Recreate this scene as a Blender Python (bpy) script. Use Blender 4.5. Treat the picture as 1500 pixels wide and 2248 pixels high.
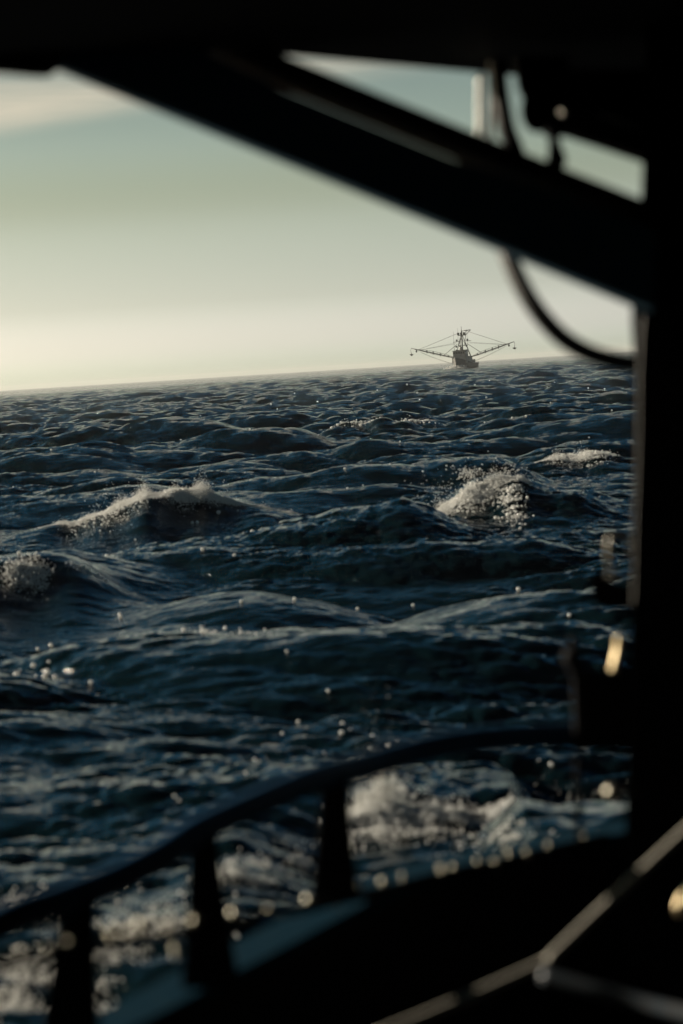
import bpy, bmesh, math, random
import numpy as np
from mathutils import Vector, Matrix
from mathutils.bvhtree import BVHTree

for o in list(bpy.data.objects):
    bpy.data.objects.remove(o)
S = bpy.context.scene
rad = math.radians
random.seed(7)

# ------------------------------------------------------------------ camera
FPX = 5308.0                      # 85 mm lens on a 36 mm high frame, in photo pixels (1500 x 2248)
CAM_Z = 3.0
ROLL, PITCH = rad(3.58), rad(3.38)
CAM = Vector((0, 0, CAM_Z))
fwd = Vector((0, math.cos(PITCH), -math.sin(PITCH)))
R0 = Vector((1, 0, 0)); U0 = R0.cross(fwd)
rt = math.cos(ROLL)*R0 - math.sin(ROLL)*U0
up = math.sin(ROLL)*R0 + math.cos(ROLL)*U0
cd = bpy.data.cameras.new('camera')
cam = bpy.data.objects.new('camera', cd); S.collection.objects.link(cam)
cam.matrix_world = Matrix(((rt.x, up.x, -fwd.x, CAM.x), (rt.y, up.y, -fwd.y, CAM.y), (rt.z, up.z, -fwd.z, CAM.z), (0, 0, 0, 1)))
cd.sensor_fit = 'VERTICAL'; cd.sensor_height = 36.0; cd.lens = 85.0
cd.clip_start = 0.05; cd.clip_end = 60000
cd.dof.use_dof = True; cd.dof.focus_distance = 230.0; cd.dof.aperture_fstop = 1.75
S.camera = cam

# ------------------------------------------------------------------ light
SUN_EL, SUN_AZ = rad(18), rad(-69)          # azimuth measured from the view direction (+Y), negative = left
sun_dir = Vector((math.sin(SUN_AZ)*math.cos(SUN_EL), math.cos(SUN_AZ)*math.cos(SUN_EL), math.sin(SUN_EL)))
sd = bpy.data.lights.new('sun', 'SUN'); sd.energy = 5.0; sd.angle = rad(0.53); sd.color = (1.0, 0.87, 0.70)
so = bpy.data.objects.new('sun', sd); S.collection.objects.link(so)
so.rotation_euler = (-sun_dir).to_track_quat('-Z', 'Y').to_euler()

S.view_settings.view_transform = 'Standard'; S.view_settings.look = 'None'
S.view_settings.exposure = 0.8; S.view_settings.gamma = 1.0
S.render.engine = 'CYCLES'
S.cycles.use_denoising = True
S.cycles.max_bounces = 6; S.cycles.diffuse_bounces = 2; S.cycles.glossy_bounces = 3
S.cycles.transmission_bounces = 3; S.cycles.volume_bounces = 0
S.cycles.sample_clamp_direct = 0; S.cycles.sample_clamp_indirect = 4
S.cycles.use_adaptive_sampling = True; S.cycles.adaptive_threshold = 0.01

W = bpy.data.worlds.new('World'); S.world = W; W.use_nodes = True
nt = W.node_tree; nt.nodes.clear()
N = nt.nodes.new; L = nt.links.new
out = N('ShaderNodeOutputWorld'); bg = N('ShaderNodeBackground'); bg.inputs['Strength'].default_value = 0.0865
sky = N('ShaderNodeTexSky'); sky.sky_type = 'NISHITA'; sky.sun_disc = False
sky.sun_elevation = SUN_EL; sky.sun_rotation = SUN_AZ
sky.air_density = 1.0; sky.dust_density = 2.2; sky.ozone_density = 1.0; sky.altitude = 0
tc = N('ShaderNodeTexCoord'); sep = N('ShaderNodeSeparateXYZ'); L(tc.outputs['Generated'], sep.inputs[0])
# sky tint by height; upper part darkened to deepen the water's reflections
ramp = N('ShaderNodeValToRGB'); L(sep.outputs['Z'], ramp.inputs['Fac'])
cr = ramp.color_ramp; cr.interpolation = 'CARDINAL'
cr.elements[0].position = 0.0; cr.elements[0].color = (0.62, 0.82, 1.0, 1)
cr.elements[1].position = 1.0; cr.elements[1].color = (0.003, 0.008, 0.011, 1)
for p, c in ((0.012, (0.59, 0.695, 0.94, 1)), (0.03, (0.345, 0.395, 0.51, 1)), (0.066, (0.199, 0.211, 0.213, 1)), (0.10, (0.150, 0.162, 0.150, 1)), (0.15, (0.098, 0.108, 0.102, 1)), (0.20, (0.042, 0.080, 0.096, 1)), (0.34, (0.013, 0.042, 0.056, 1)), (0.50, (0.005, 0.014, 0.019, 1))):
    e = cr.elements.new(p); e.color = c
mul = N('ShaderNodeMixRGB'); mul.blend_type = 'MULTIPLY'; mul.inputs[0].default_value = 1.0
gain = N('ShaderNodeVectorMath'); gain.operation = 'SCALE'; gain.inputs['Scale'].default_value = 4.0
L(ramp.outputs[0], gain.inputs[0]); L(sky.outputs[0], mul.inputs[1]); L(gain.outputs[0], mul.inputs[2])
# high cirrus, streaked along the horizon
mp = N('ShaderNodeMapping'); mp.inputs['Scale'].default_value = (2.2, 2.2, 26.0); mp.inputs['Rotation'].default_value = (0, rad(2), 0)
mp.inputs['Location'].default_value = (0.4, 0.0, 1.3)
L(tc.outputs['Generated'], mp.inputs[0])
nz = N('ShaderNodeTexNoise'); nz.inputs['Scale'].default_value = 1.3; nz.inputs['Detail'].default_value = 6; nz.inputs['Roughness'].default_value = 0.55
nz.inputs['Distortion'].default_value = 0.35
L(mp.outputs[0], nz.inputs['Vector'])
cr2 = N('ShaderNodeValToRGB'); L(nz.outputs['Fac'], cr2.inputs[0]); cr2.color_ramp.elements[0].position = 0.30; cr2.color_ramp.elements[1].position = 0.62
hx = N('ShaderNodeMath'); hx.operation = 'MULTIPLY_ADD'; hx.inputs[1].default_value = -0.085; L(sep.outputs['X'], hx.inputs[0]); L(sep.outputs['Z'], hx.inputs[2])
hn = N('ShaderNodeMath'); hn.operation = 'MULTIPLY_ADD'; hn.inputs[1].default_value = 0.012; L(nz.outputs['Fac'], hn.inputs[0]); L(hx.outputs[0], hn.inputs[2])
hm = N('ShaderNodeMapRange'); hm.inputs['From Min'].default_value = 0.1165; hm.inputs['From Max'].default_value = 0.1315
hm.interpolation_type = 'SMOOTHSTEP'; L(hn.outputs[0], hm.inputs['Value'])
hm3 = N('ShaderNodeMapRange'); hm3.inputs['From Min'].default_value = 0.20; hm3.inputs['From Max'].default_value = 0.14
L(sep.outputs['Z'], hm3.inputs['Value'])
m1 = N('ShaderNodeMath'); m1.operation = 'MULTIPLY'; L(cr2.outputs[0], m1.inputs[0]); L(hm.outputs[0], m1.inputs[1])
m2 = N('ShaderNodeMath'); m2.operation = 'MULTIPLY'; L(m1.outputs[0], m2.inputs[0]); L(hm3.outputs[0], m2.inputs[1])
m3 = N('ShaderNodeMath'); m3.operation = 'MULTIPLY'; m3.inputs[1].default_value = 0.75; L(m2.outputs[0], m3.inputs[0])
cm = N('ShaderNodeMixRGB'); cm.inputs[2].default_value = (5.0, 4.4, 3.4, 1); L(m3.outputs[0], cm.inputs[0]); L(mul.outputs[0], cm.inputs[1])
L(cm.outputs[0], bg.inputs[0]); L(bg.outputs[0], out.inputs[0])

# ------------------------------------------------------------------ helpers
def P(px, py, d):
    """world point seen at photo pixel (px, py), d metres along the view axis"""
    return CAM + d*(fwd + rt*((px-750)/FPX) + up*(-(py-1124)/FPX))

def principled(name, col, rough=0.5, metal=0.0, spec=0.5, noise=None, bump=0.0, scale=20.0):
    m = bpy.data.materials.new(name); m.use_nodes = True
    t = m.node_tree; b = t.nodes['Principled BSDF']
    b.inputs['Base Color'].default_value = (*col, 1); b.inputs['Roughness'].default_value = rough
    b.inputs['Metallic'].default_value = metal; b.inputs['Specular IOR Level'].default_value = spec
    if noise is not None:
        c = t.nodes.new('ShaderNodeTexCoord'); n = t.nodes.new('ShaderNodeTexNoise'); n.inputs['Scale'].default_value = scale
        n.inputs['Detail'].default_value = 6
        t.links.new(c.outputs['Object'], n.inputs['Vector'])
        r = t.nodes.new('ShaderNodeValToRGB'); r.color_ramp.elements[0].position = 0.38; r.color_ramp.elements[1].position = 0.68
        r.color_ramp.elements[0].color = (*col, 1); r.color_ramp.elements[1].color = (*noise, 1)
        t.links.new(n.outputs['Fac'], r.inputs[0]); t.links.new(r.outputs[0], b.inputs['Base Color'])
        if bump:
            bp = t.nodes.new('ShaderNodeBump'); bp.inputs['Strength'].default_value = bump; bp.inputs['Distance'].default_value = 0.01
            t.links.new(n.outputs['Fac'], bp.inputs['Height']); t.links.new(bp.outputs[0], b.inputs['Normal'])
    return m

M = {}
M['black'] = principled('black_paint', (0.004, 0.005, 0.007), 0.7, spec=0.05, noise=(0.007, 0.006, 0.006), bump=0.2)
M['navy'] = principled('navy_paint', (0.02, 0.065, 0.11), 0.5, spec=0.3, noise=(0.03, 0.07, 0.10), bump=0.2)
M['rail'] = principled('blue_rail_paint', (0.010, 0.055, 0.13), 0.5, spec=0.12, noise=(0.012, 0.045, 0.10), bump=0.1, scale=9)
M['brown'] = principled('rusty_pipe', (0.014, 0.010, 0.006), 0.6, spec=0.2, noise=(0.03, 0.016, 0.008), bump=0.2)
M['conduit'] = principled('blue_conduit', (0.14, 0.27, 0.38), 0.4, spec=0.5)
M['cap'] = principled('blue_cap_paint', (0.005, 0.022, 0.038), 0.8, spec=0.01, noise=(0.009, 0.027, 0.042), bump=0.15, scale=12)
M['steel'] = principled('wet_steel', (0.62, 0.60, 0.56), 0.36, metal=1.0)
M['bolt'] = principled('wet_bolt', (0.42, 0.40, 0.33), 0.42, metal=1.0)
M['dull'] = principled('dull_steel', (0.09, 0.09, 0.09), 0.38, metal=0.8)
M['wire'] = principled('worn_steel', (0.20, 0.19, 0.165), 0.3, metal=0.9)
M['rope'] = principled('pale_rope', (0.46, 0.44, 0.38), 0.7, noise=(0.34, 0.33, 0.29), scale=60)
M['rubber'] = principled('hose_rubber', (0.010, 0.010, 0.010), 0.5, spec=0.3)
M['deck'] = principled('deck_paint', (0.008, 0.009, 0.010), 0.6, spec=0.15, noise=(0.012, 0.012, 0.011))

def link(name, mesh, mat, parent=None, smooth=True):
    o = bpy.data.objects.new(name, mesh); S.collection.objects.link(o)
    if mat: mesh.materials.append(M[mat] if isinstance(mat, str) else mat)
    if smooth:
        mesh.polygons.foreach_set('use_smooth', [True]*len(mesh.polygons))
    if parent:
        o.parent = parent
        o.matrix_parent_inverse = parent.matrix_world.inverted()
    return o

def tag(o, label, cat, group=None, kind=None):
    o['label'] = label; o['category'] = cat
    if group: o['group'] = group
    if kind: o['kind'] = kind
    return o

def empty(name, loc, rot=None):
    o = bpy.data.objects.new(name, None); S.collection.objects.link(o)
    o.location = loc; o.empty_display_size = 0.2
    if rot: o.rotation_euler = rot
    o.matrix_world = Matrix.LocRotScale(Vector(loc), o.rotation_euler, Vector((1, 1, 1)))
    return o

class MB:
    def __init__(s): s.v = []; s.f = []
    def add(s, vs, fs):
        b = len(s.v); s.v += [tuple(v) for v in vs]; s.f += [tuple(i+b for i in f) for f in fs]
    def prism(s, loop, ext):
        n = len(loop); a = [Vector(p) for p in loop]; b = [p+ext for p in a]
        s.add(a+b, [tuple(range(n)), tuple(range(2*n-1, n-1, -1))] + [((i+1) % n, i, i+n, (i+1) % n+n) for i in range(n)])
    def box(s, c, h, mat=None):
        vs = []
        for x in (-1, 1):
            for y in (-1, 1):
                for z in (-1, 1):
                    p = Vector((x*h[0], y*h[1], z*h[2]))
                    if mat: p = mat @ p
                    vs.append(Vector(c)+p)
        s.add(vs, [(0, 1, 3, 2), (4, 6, 7, 5), (0, 4, 5, 1), (2, 3, 7, 6), (0, 2, 6, 4), (1, 5, 7, 3)])
    def tube(s, pts, r, n=12, closed=False):
        pts = [Vector(p) for p in pts]; m = len(pts)
        rr = r if hasattr(r, '__len__') else [r]*m
        prev = None; rings = []
        for i, p in enumerate(pts):
            if closed: t = pts[(i+1) % m]-pts[i-1]
            else: t = pts[min(i+1, m-1)]-pts[max(i-1, 0)]
            t.normalize()
            if prev is None:
                a = Vector((0, 0, 1)) if abs(t.z) < 0.9 else Vector((1, 0, 0))
                prev = (a-t*a.dot(t)).normalized()
            else: prev = (prev-t*prev.dot(t)).normalized()
            q = t.cross(prev)
            rings.append([p+(prev*math.cos(2*math.pi*k/n)+q*math.sin(2*math.pi*k/n))*rr[i] for k in range(n)])
        fs = []
        for i in range(m if closed else m-1):
            j = (i+1) % m
            for k in range(n): fs.append((i*n+k, i*n+(k+1) % n, j*n+(k+1) % n, j*n+k))
        if not closed: fs += [tuple(range(n-1, -1, -1)), tuple((m-1)*n+k for k in range(n))]
        s.add([p for r_ in rings for p in r_], fs)
    def ball(s, c, r, seg=12, ring=8, sc=(1, 1, 1)):
        vs = [Vector(c)+Vector((0, 0, r*sc[2]))]
        for i in range(1, ring):
            th = math.pi*i/ring
            for k in range(seg):
                ph = 2*math.pi*k/seg
                vs.append(Vector(c)+Vector((r*sc[0]*math.sin(th)*math.cos(ph), r*sc[1]*math.sin(th)*math.sin(ph), r*sc[2]*math.cos(th))))
        vs.append(Vector(c)-Vector((0, 0, r*sc[2])))
        fs = [(0, 1+k, 1+(k+1) % seg) for k in range(seg)]
        for i in range(ring-2):
            for k in range(seg):
                a = 1+i*seg+k; b = 1+i*seg+(k+1) % seg
                fs.append((a, a+seg, b+seg, b))
        e = len(vs)-1; b0 = 1+(ring-2)*seg
        fs += [(e, b0+(k+1) % seg, b0+k) for k in range(seg)]
        s.add(vs, fs)
    def build(s, name, mat, parent=None, smooth=False, bevel=0.0):
        me = bpy.data.meshes.new(name); me.from_pydata(s.v, [], s.f)
        bm = bmesh.new(); bm.from_mesh(me); bmesh.ops.recalc_face_normals(bm, faces=bm.faces)
        if bevel: bmesh.ops.bevel(bm, geom=list(bm.edges), offset=bevel, segments=3, affect='EDGES', clamp_overlap=True)
        bm.to_mesh(me); bm.free()
        return link(name, me, mat, parent, smooth)

def spline(pts, k=8):
    """Catmull-Rom through points"""
    pts = [Vector(p) for p in pts]; q = [2*pts[0]-pts[1]]+pts+[2*pts[-1]-pts[-2]]; o = []
    for i in range(1, len(q)-2):
        for j in range(k):
            t = j/k; a, b, c, d = q[i-1:i+3]
            o.append(0.5*((2*b)+(c-a)*t+(2*a-5*b+4*c-d)*t*t+(3*b-a-3*c+d)*t**3))
    o.append(pts[-1]); return o

# ------------------------------------------------------------------ the sea
rng = np.random.default_rng(21)
WIND = rad(-108)                       # direction the waves travel, math angle in the XY plane (towards the viewer, a little left)
G_LAM_P = 17.0
KP = 2*math.pi/G_LAM_P
SIG = 0.32                             # std of height (Hs ~ 0.95 m)

def phil(kx, ky):
    k = np.sqrt(kx**2+ky**2); k[k == 0] = 1e-9
    base = np.exp(-1.35*(KP/k)**2)/k**4
    c = (kx*math.cos(WIND)+ky*math.sin(WIND))/k
    pw = 2.2+4.0*np.clip((k/KP-8)/20, 0, 1)
    spread = np.where(c > 0, np.abs(c)**pw, 0.10*np.abs(c)**2.0)+0.03
    c2 = (kx*math.cos(WIND+0.95)+ky*math.sin(WIND+0.95))/k
    spread = spread+0.5*np.where(c2 > 0, np.abs(c2)**6, 0)*np.exp(-((k/KP-2.0)/1.6)**2)
    return base*spread*(1-0.2*np.clip((k/KP-4)/5, 0, 1)+2.4*np.clip((k/KP-22)/25, 0, 1))
# normalisation constant from a numeric integral
_kk = np.linspace(0.02, 12, 1500); _th = np.linspace(0, 2*math.pi, 97)[:-1]
_K, _T = np.meshgrid(_kk, _th)
_tot = (phil(_K*np.cos(_T), _K*np.sin(_T))*_K).sum()*(_kk[1]-_kk[0])*(_th[1]-_th[0])
A_N = SIG**2/_tot

def cascade(Lsz, n, lam_max, lam_min, rot, seed):
    g = np.random.default_rng(seed)
    f = np.fft.fftfreq(n, 1.0/n)*2*math.pi/Lsz
    KX, KY = np.meshgrid(f, f)                 # local axes, rotated by rot against world
    wx = KX*math.cos(rot)-KY*math.sin(rot); wy = KX*math.sin(rot)+KY*math.cos(rot)
    k = np.sqrt(KX**2+KY**2); k[0, 0] = 1e-9
    lam = 2*math.pi/k
    band = (lam <= lam_max) & (lam > lam_min)
    a = np.sqrt(np.where(band, A_N*phil(wx, wy), 0)*(2*math.pi/Lsz)**2)
    h = a*(g.normal(size=(n, n))+1j*g.normal(size=(n, n)))
    s = n*n
    Z = np.fft.ifft2(h).real*s
    Dx = np.fft.ifft2(-1j*KX/k*h).real*s
    Dy = np.fft.ifft2(-1j*KY/k*h).real*s
    return dict(L=Lsz, n=n, rot=rot, Z=Z.astype(np.float32), Dx=Dx.astype(np.float32), Dy=Dy.astype(np.float32))

C1 = cascade(167.0, 2048, 60, 2.6, 0.35, 11)
C2 = cascade(31.0, 1024, 2.6, 0.42, -0.6, 5)
C3 = cascade(6.7, 1024, 0.42, 0.05, 1.1, 9)

def sample(c, x, y):
    r = c['rot']; n = c['n']; s = n/c['L']
    u = (x*math.cos(r)+y*math.sin(r))*s; v = (-x*math.sin(r)+y*math.cos(r))*s
    iu = np.floor(u).astype(np.int64); iv = np.floor(v).astype(np.int64)
    fu = (u-iu).astype(np.float32); fv = (v-iv).astype(np.float32)
    a, b = iu % n, (iu+1) % n; p, q = iv % n, (iv+1) % n
    o = []
    for kx in ('Z', 'Dx', 'Dy'):
        T = c[kx]
        o.append((T[p, a]*(1-fu)+T[p, b]*fu)*(1-fv)+(T[q, a]*(1-fu)+T[q, b]*fu)*fv)
    z, dx, dy = o
    return z, dx*math.cos(r)-dy*math.sin(r), dx*math.sin(r)+dy*math.cos(r)

def dep(px, py):
    d = fwd+rt*((px-750)/FPX)+up*(-(py-1124)/FPX)
    return d
def crest(pts, D, back=3.2, front=1.5, lean=0.35, taper=0.9):
    """crest line given by photo pixels at distance D -> world x, y, z samples"""
    o = []
    for px, py in pts:
        d = dep(px, py); t = D/d.y
        o.append((d.x*t, D, CAM_Z+d.z*t))
    return dict(p=np.array(o), D=D, back=back, front=front, lean=lean, taper=taper)
RIDGES = [
    crest([(-300, 1215), (-60, 1180), (100, 1150), (240, 1112), (330, 1076), (430, 1070), (520, 1096), (640, 1122), (760, 1139), (880, 1146), (1000, 1150)], 51.0, 3.6, 1.7),
    crest([(860, 1160), (930, 1144), (1000, 1095), (1040, 1062), (1140, 1048), (1200, 1078), (1290, 1092), (1400, 1112), (1560, 1150)], 46.0, 3.4, 1.4),
    crest([(-800, 1280), (-400, 1240), (-90, 1232), (60, 1222), (125, 1222), (200, 1252), (270, 1292), (340, 1318), (430, 1340), (560, 1360)], 36.5, 2.6, 1.4),
    crest([(1050, 1035), (1170, 1016), (1230, 1000), (1310, 992), (1400, 1010), (1560, 1035)], 64.0, 4.0, 2.0),
    crest([(640, 944), (740, 930), (850, 920), (960, 928), (1060, 946)], 112.0, 6.0, 3.5),
    crest([(600, 1820), (760, 1805), (860, 1785), (1000, 1800), (1130, 1838), (1200, 1850)], 15.4, 0.9, 0.5),
    crest([(1050, 1820), (1190, 1806), (1260, 1792), (1340, 1795), (1480, 1806)], 17.0, 0.9, 0.5),
]

# grid: rows by distance, columns by bearing
rows = [2.5]
while rows[-1] < 14000:
    r = rows[-1]
    k = 0.010 if r < 9 else 0.0034 if r < 20 else 0.0019 if r < 130 else 0.0030 if r < 500 else 0.007 if r < 2000 else 0.03
    rows.append(r*(1+k))
rows = np.array(rows)
half = list(np.arange(0, rad(10.5), 0.00058))
while half[-1] < rad(180):
    half.append(half[-1]+min(0.03, 0.0009+0.05*(half[-1]-rad(10.5))))
half[-1] = rad(180)
half = np.array(half)
cols = np.concatenate([-half[::-1][:-1], half])
RR, PH = np.meshgrid(rows, cols, indexing='ij')
X = RR*np.sin(PH); Y = RR*np.cos(PH)
nr, nc = X.shape
step = np.gradient(rows)[:, None]*np.ones_like(X)
z1, dx1, dy1 = sample(C1, X, Y)
z2, dx2, dy2 = sample(C2, X, Y)
z3, dx3, dy3 = sample(C3, X, Y)
def sst(a, b, v):
    t = np.clip((v-a)/(b-a), 0, 1); return t*t*(3-2*t)
side = sst(rad(10.6), rad(30), np.abs(PH))
w1 = 1-sst(1.0, 14.0, step); w2 = (1-sst(0.4, 2.0, step))*(1-side); w3 = (1-sst(0.07, 0.24, step))*(1-side)
gust = 0.5+0.5*np.clip(0.9*(np.sin(X*0.41+1.3*np.sin(Y*0.17))+np.sin(Y*0.29+0.9*np.sin(X*0.23+2)+1)*0.9+0.5*np.sin(X*1.1-Y*0.6)), -1, 1)
gust = 0.30+1.0*gust; far2 = 1+1.1*sst(40, 120, RR)
near = sst(4.5, 11.0, RR); lee = 0.4+0.6*sst(13, 30, RR)
CH = 1.3
# hero crests
ridge_h = np.zeros_like(X); ridge_m = np.zeros_like(X); ridge_dy = np.zeros_like(X)
for R in RIDGES:
    p = R['p']; x0, x1 = p[0, 0], p[-1, 0]
    sel = (X > x0) & (X < x1) & (np.abs(Y-R['D']) < 6*R['back'])
    xs, ys = X[sel], Y[sel]
    # smooth interpolation of the crest height
    fx = np.linspace(x0, x1, 200); fz = np.interp(fx, p[:, 0], p[:, 2])
    kern = np.hanning(17); kern /= kern.sum(); fz = np.convolve(np.pad(fz, 8, 'edge'), kern, 'valid')
    zc = np.interp(xs, fx, fz); sc_r = min(1.0, R['D']/36)
    wob = 0.25*R['front']*np.sin(xs*2.1+R['D'])+0.12*R['front']*np.sin(xs*5.3)
    v = ys-R['D']-wob
    endf = sst(0, 0.3, (xs-x0)/(x1-x0))*sst(0, 0.3, (x1-xs)/(x1-x0))
    prof = np.where(v > 0, np.exp(-(v/R['back'])**2), 0.6/(1+(v/R['front'])**2)**1.5+0.4*np.exp(-(v/(2.6*R['front']))**2))
    msk = np.where(v > 0, np.exp(-(v/R['back'])**2), np.exp(-(v/(5.0*R['front']))**2))*endf
    ridge_h[sel] += (zc+0.30*sc_r)*prof*endf-0.30*sc_r*msk-0.22*sc_r**2*endf*np.exp(-((v+3.6*R['front'])/(2.0*R['front']))**2)
    ridge_m[sel] = np.maximum(ridge_m[sel], msk)
    ridge_dy[sel] += -R['lean']*np.clip(zc+0.2, 0, 1)*prof**3*endf
bgk = 1-0.85*ridge_m
Z = near*(w1*z1*bgk*lee+(0.38+0.5*gust)*far2*w2*z2*(1-0.3*ridge_m)+gust*w3*z3)+ridge_h
XX = X+near*CH*(w1*dx1*bgk*lee+(0.38+0.5*gust)*far2*w2*dx2+gust*w3*dx3)
YY = Y+near*CH*(w1*dy1*bgk*lee+(0.38+0.5*gust)*far2*w2*dy2+gust*w3*dy3)+ridge_dy
co = np.stack([XX, YY, Z], -1).reshape(-1, 3).astype(np.float32)
# foam attribute from how much the surface folds
def grad2(A):
    gr = np.gradient(A, axis=0)/step
    return gr
ii = np.arange(nr*nc).reshape(nr, nc)
quads = np.stack([ii[:-1, :-1], ii[:-1, 1:], ii[1:, 1:], ii[1:, :-1]], -1).reshape(-1, 4)
me = bpy.data.meshes.new('sea')
me.vertices.add(len(co)); me.vertices.foreach_set('co', co.ravel())
me.loops.add(quads.size); me.loops.foreach_set('vertex_index', quads.ravel().astype(np.int32))
me.polygons.add(len(quads)); me.polygons.foreach_set('loop_start', (np.arange(len(quads))*4).astype(np.int32))
me.polygons.foreach_set('use_smooth', np.ones(len(quads), dtype=bool))
me.update(); me.validate()
# area squeeze -> foam streaks
d1x = np.gradient(XX, axis=1)/np.maximum(np.gradient(X, axis=1), 1e-6)
d1y = np.gradient(YY, axis=0)/np.gradient(Y, axis=0).clip(1e-6) if False else np.gradient(YY, axis=0)/np.where(np.abs(np.gradient(Y, axis=0)) < 1e-6, 1e-6, np.gradient(Y, axis=0))
squeeze = np.minimum(d1y, 1.0)
foam = np.clip((-0.05-squeeze)/0.5, 0, 1)*(RR > 9)*(np.abs(PH) < rad(14))*(1-sst(150, 400, RR))
at = me.attributes.new('foam', 'FLOAT', 'POINT'); at.data.foreach_set('value', foam.reshape(-1).astype(np.float32))

wm = bpy.data.materials.new('sea_water'); wm.use_nodes = True
t = wm.node_tree; b = t.nodes['Principled BSDF']
b.inputs['Base Color'].default_value = (0.002, 0.007, 0.009, 1); b.inputs['IOR'].default_value = 1.333
b.inputs['Roughness'].default_value = 0.045; b.inputs['Specular IOR Level'].default_value = 0.5
c = t.nodes.new('ShaderNodeTexCoord')
def wnoise(scale, detail, stretch, rot=0.25):
    mpn = t.nodes.new('ShaderNodeMapping'); mpn.inputs['Scale'].default_value = (scale*stretch, scale, scale); mpn.inputs['Rotation'].default_value = (0, 0, rot)
    t.links.new(c.outputs['Object'], mpn.inputs[0])
    n = t.nodes.new('ShaderNodeTexNoise'); n.inputs['Scale'].default_value = 1.0; n.inputs['Detail'].default_value = detail; n.inputs['Roughness'].default_value = 0.55
    t.links.new(mpn.outputs[0], n.inputs['Vector']); return n
n1 = wnoise(4.0, 6, 0.55); n2 = wnoise(0.8, 9, 0.5, -0.2); n2.inputs['Roughness'].default_value = 0.62
b1 = t.nodes.new('ShaderNodeBump'); b1.inputs['Strength'].default_value = 1.0; b1.inputs['Distance'].default_value = 0.05
t.links.new(n1.outputs['Fac'], b1.inputs['Height'])
n3 = wnoise(0.16, 2, 0.8, 0.4); mg = t.nodes.new('ShaderNodeMapRange'); mg.inputs['From Min'].default_value = 0.38; mg.inputs['From Max'].default_value = 0.62
mg.inputs['To Min'].default_value = 0.25; mg.inputs['To Max'].default_value = 1.0
t.links.new(n3.outputs['Fac'], mg.inputs['Value']); t.links.new(mg.outputs[0], b1.inputs['Strength'])
# the waves too fine for the far mesh
cdn = t.nodes.new('ShaderNodeCameraData')
geo = t.nodes.new('ShaderNodeNewGeometry'); ln = t.nodes.new('ShaderNodeVectorMath'); ln.operation = 'LENGTH'
t.links.new(geo.outputs['Position'], ln.inputs[0])
mr = t.nodes.new('ShaderNodeMapRange'); mr.inputs['From Min'].default_value = 20; mr.inputs['From Max'].default_value = 200
mr.inputs['To Min'].default_value = 0.0; mr.inputs['To Max'].default_value = 1.0
t.links.new(ln.outputs['Value'], mr.inputs['Value'])
b2 = t.nodes.new('ShaderNodeBump'); b2.inputs['Distance'].default_value = 2.2
t.links.new(mr.outputs[0], b2.inputs['Strength'])
t.links.new(n2.outputs['Fac'], b2.inputs['Height']); t.links.new(b1.outputs[0], b2.inputs['Normal'])
t.links.new(b2.outputs[0], b.inputs['Normal'])
t.nodes.remove(cdn)
# thin foam film where the surface folds
an = t.nodes.new('ShaderNodeAttribute'); an.attribute_name = 'foam'
fn = t.nodes.new('ShaderNodeTexNoise'); fn.inputs['Scale'].default_value = 20; fn.inputs['Detail'].default_value = 8; t.links.new(c.outputs['Object'], fn.inputs['Vector'])
fm = t.nodes.new('ShaderNodeMath'); fm.operation = 'MULTIPLY'; t.links.new(an.outputs['Fac'], fm.inputs[0]); t.links.new(fn.outputs['Fac'], fm.inputs[1])
fr = t.nodes.new('ShaderNodeMapRange'); fr.inputs['From Min'].default_value = 0.40; fr.inputs['From Max'].default_value = 0.60; t.links.new(fm.outputs[0], fr.inputs['Value'])
fb = t.nodes.new('ShaderNodeBsdfDiffuse'); fb.inputs[0].default_value = (0.78, 0.79, 0.78, 1)
mx = t.nodes.new('ShaderNodeMixShader'); t.links.new(fr.outputs[0], mx.inputs[0]); t.links.new(b.outputs[0], mx.inputs[1]); t.links.new(fb.outputs[0], mx.inputs[2])
t.links.new(mx.outputs[0], t.nodes['Material Output'].inputs['Surface'])
sea = link('sea', me, wm, smooth=False); sea['kind'] = 'structure'; sea['label'] = 'choppy dark blue sea with short steep waves'

# ------------------------------------------------------------------ foam and spray on the crests
# height lookup limited to the near fan
rs = (rows > 8) & (rows < 140)
ri = np.where(rs)[0]; ci = np.where(np.abs(cols) < rad(12))[0]
sub = ii[ri[0]:ri[-1]+1, ci[0]:ci[-1]+1]
def lookup(x, y, idx=False):
    """surface point near (x, y): fixed-point iteration through the displaced grid"""
    gx, gy = x.copy(), y.copy()
    for _ in range(6):
        r = np.hypot(gx, gy); ph = np.arctan2(gx, gy)
        a = np.clip(np.searchsorted(rows, r), 1, nr-1); q = np.clip(np.searchsorted(cols, ph), 1, nc-1)
        a = np.where(np.abs(rows[a-1]-r) < np.abs(rows[a]-r), a-1, a); q = np.where(np.abs(cols[q-1]-ph) < np.abs(cols[q]-ph), q-1, q)
        gx = gx+0.7*(x-(XX[a, q]+gx-X[a, q])); gy = gy+0.7*(y-(YY[a, q]+gy-Y[a, q]))
    r = np.hypot(gx, gy); ph = np.arctan2(gx, gy)
    a = np.clip(np.searchsorted(rows, r), 1, nr-1); q = np.clip(np.searchsorted(cols, ph), 1, nc-1)
    if idx: return a, q
    return Z[a, q]

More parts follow.
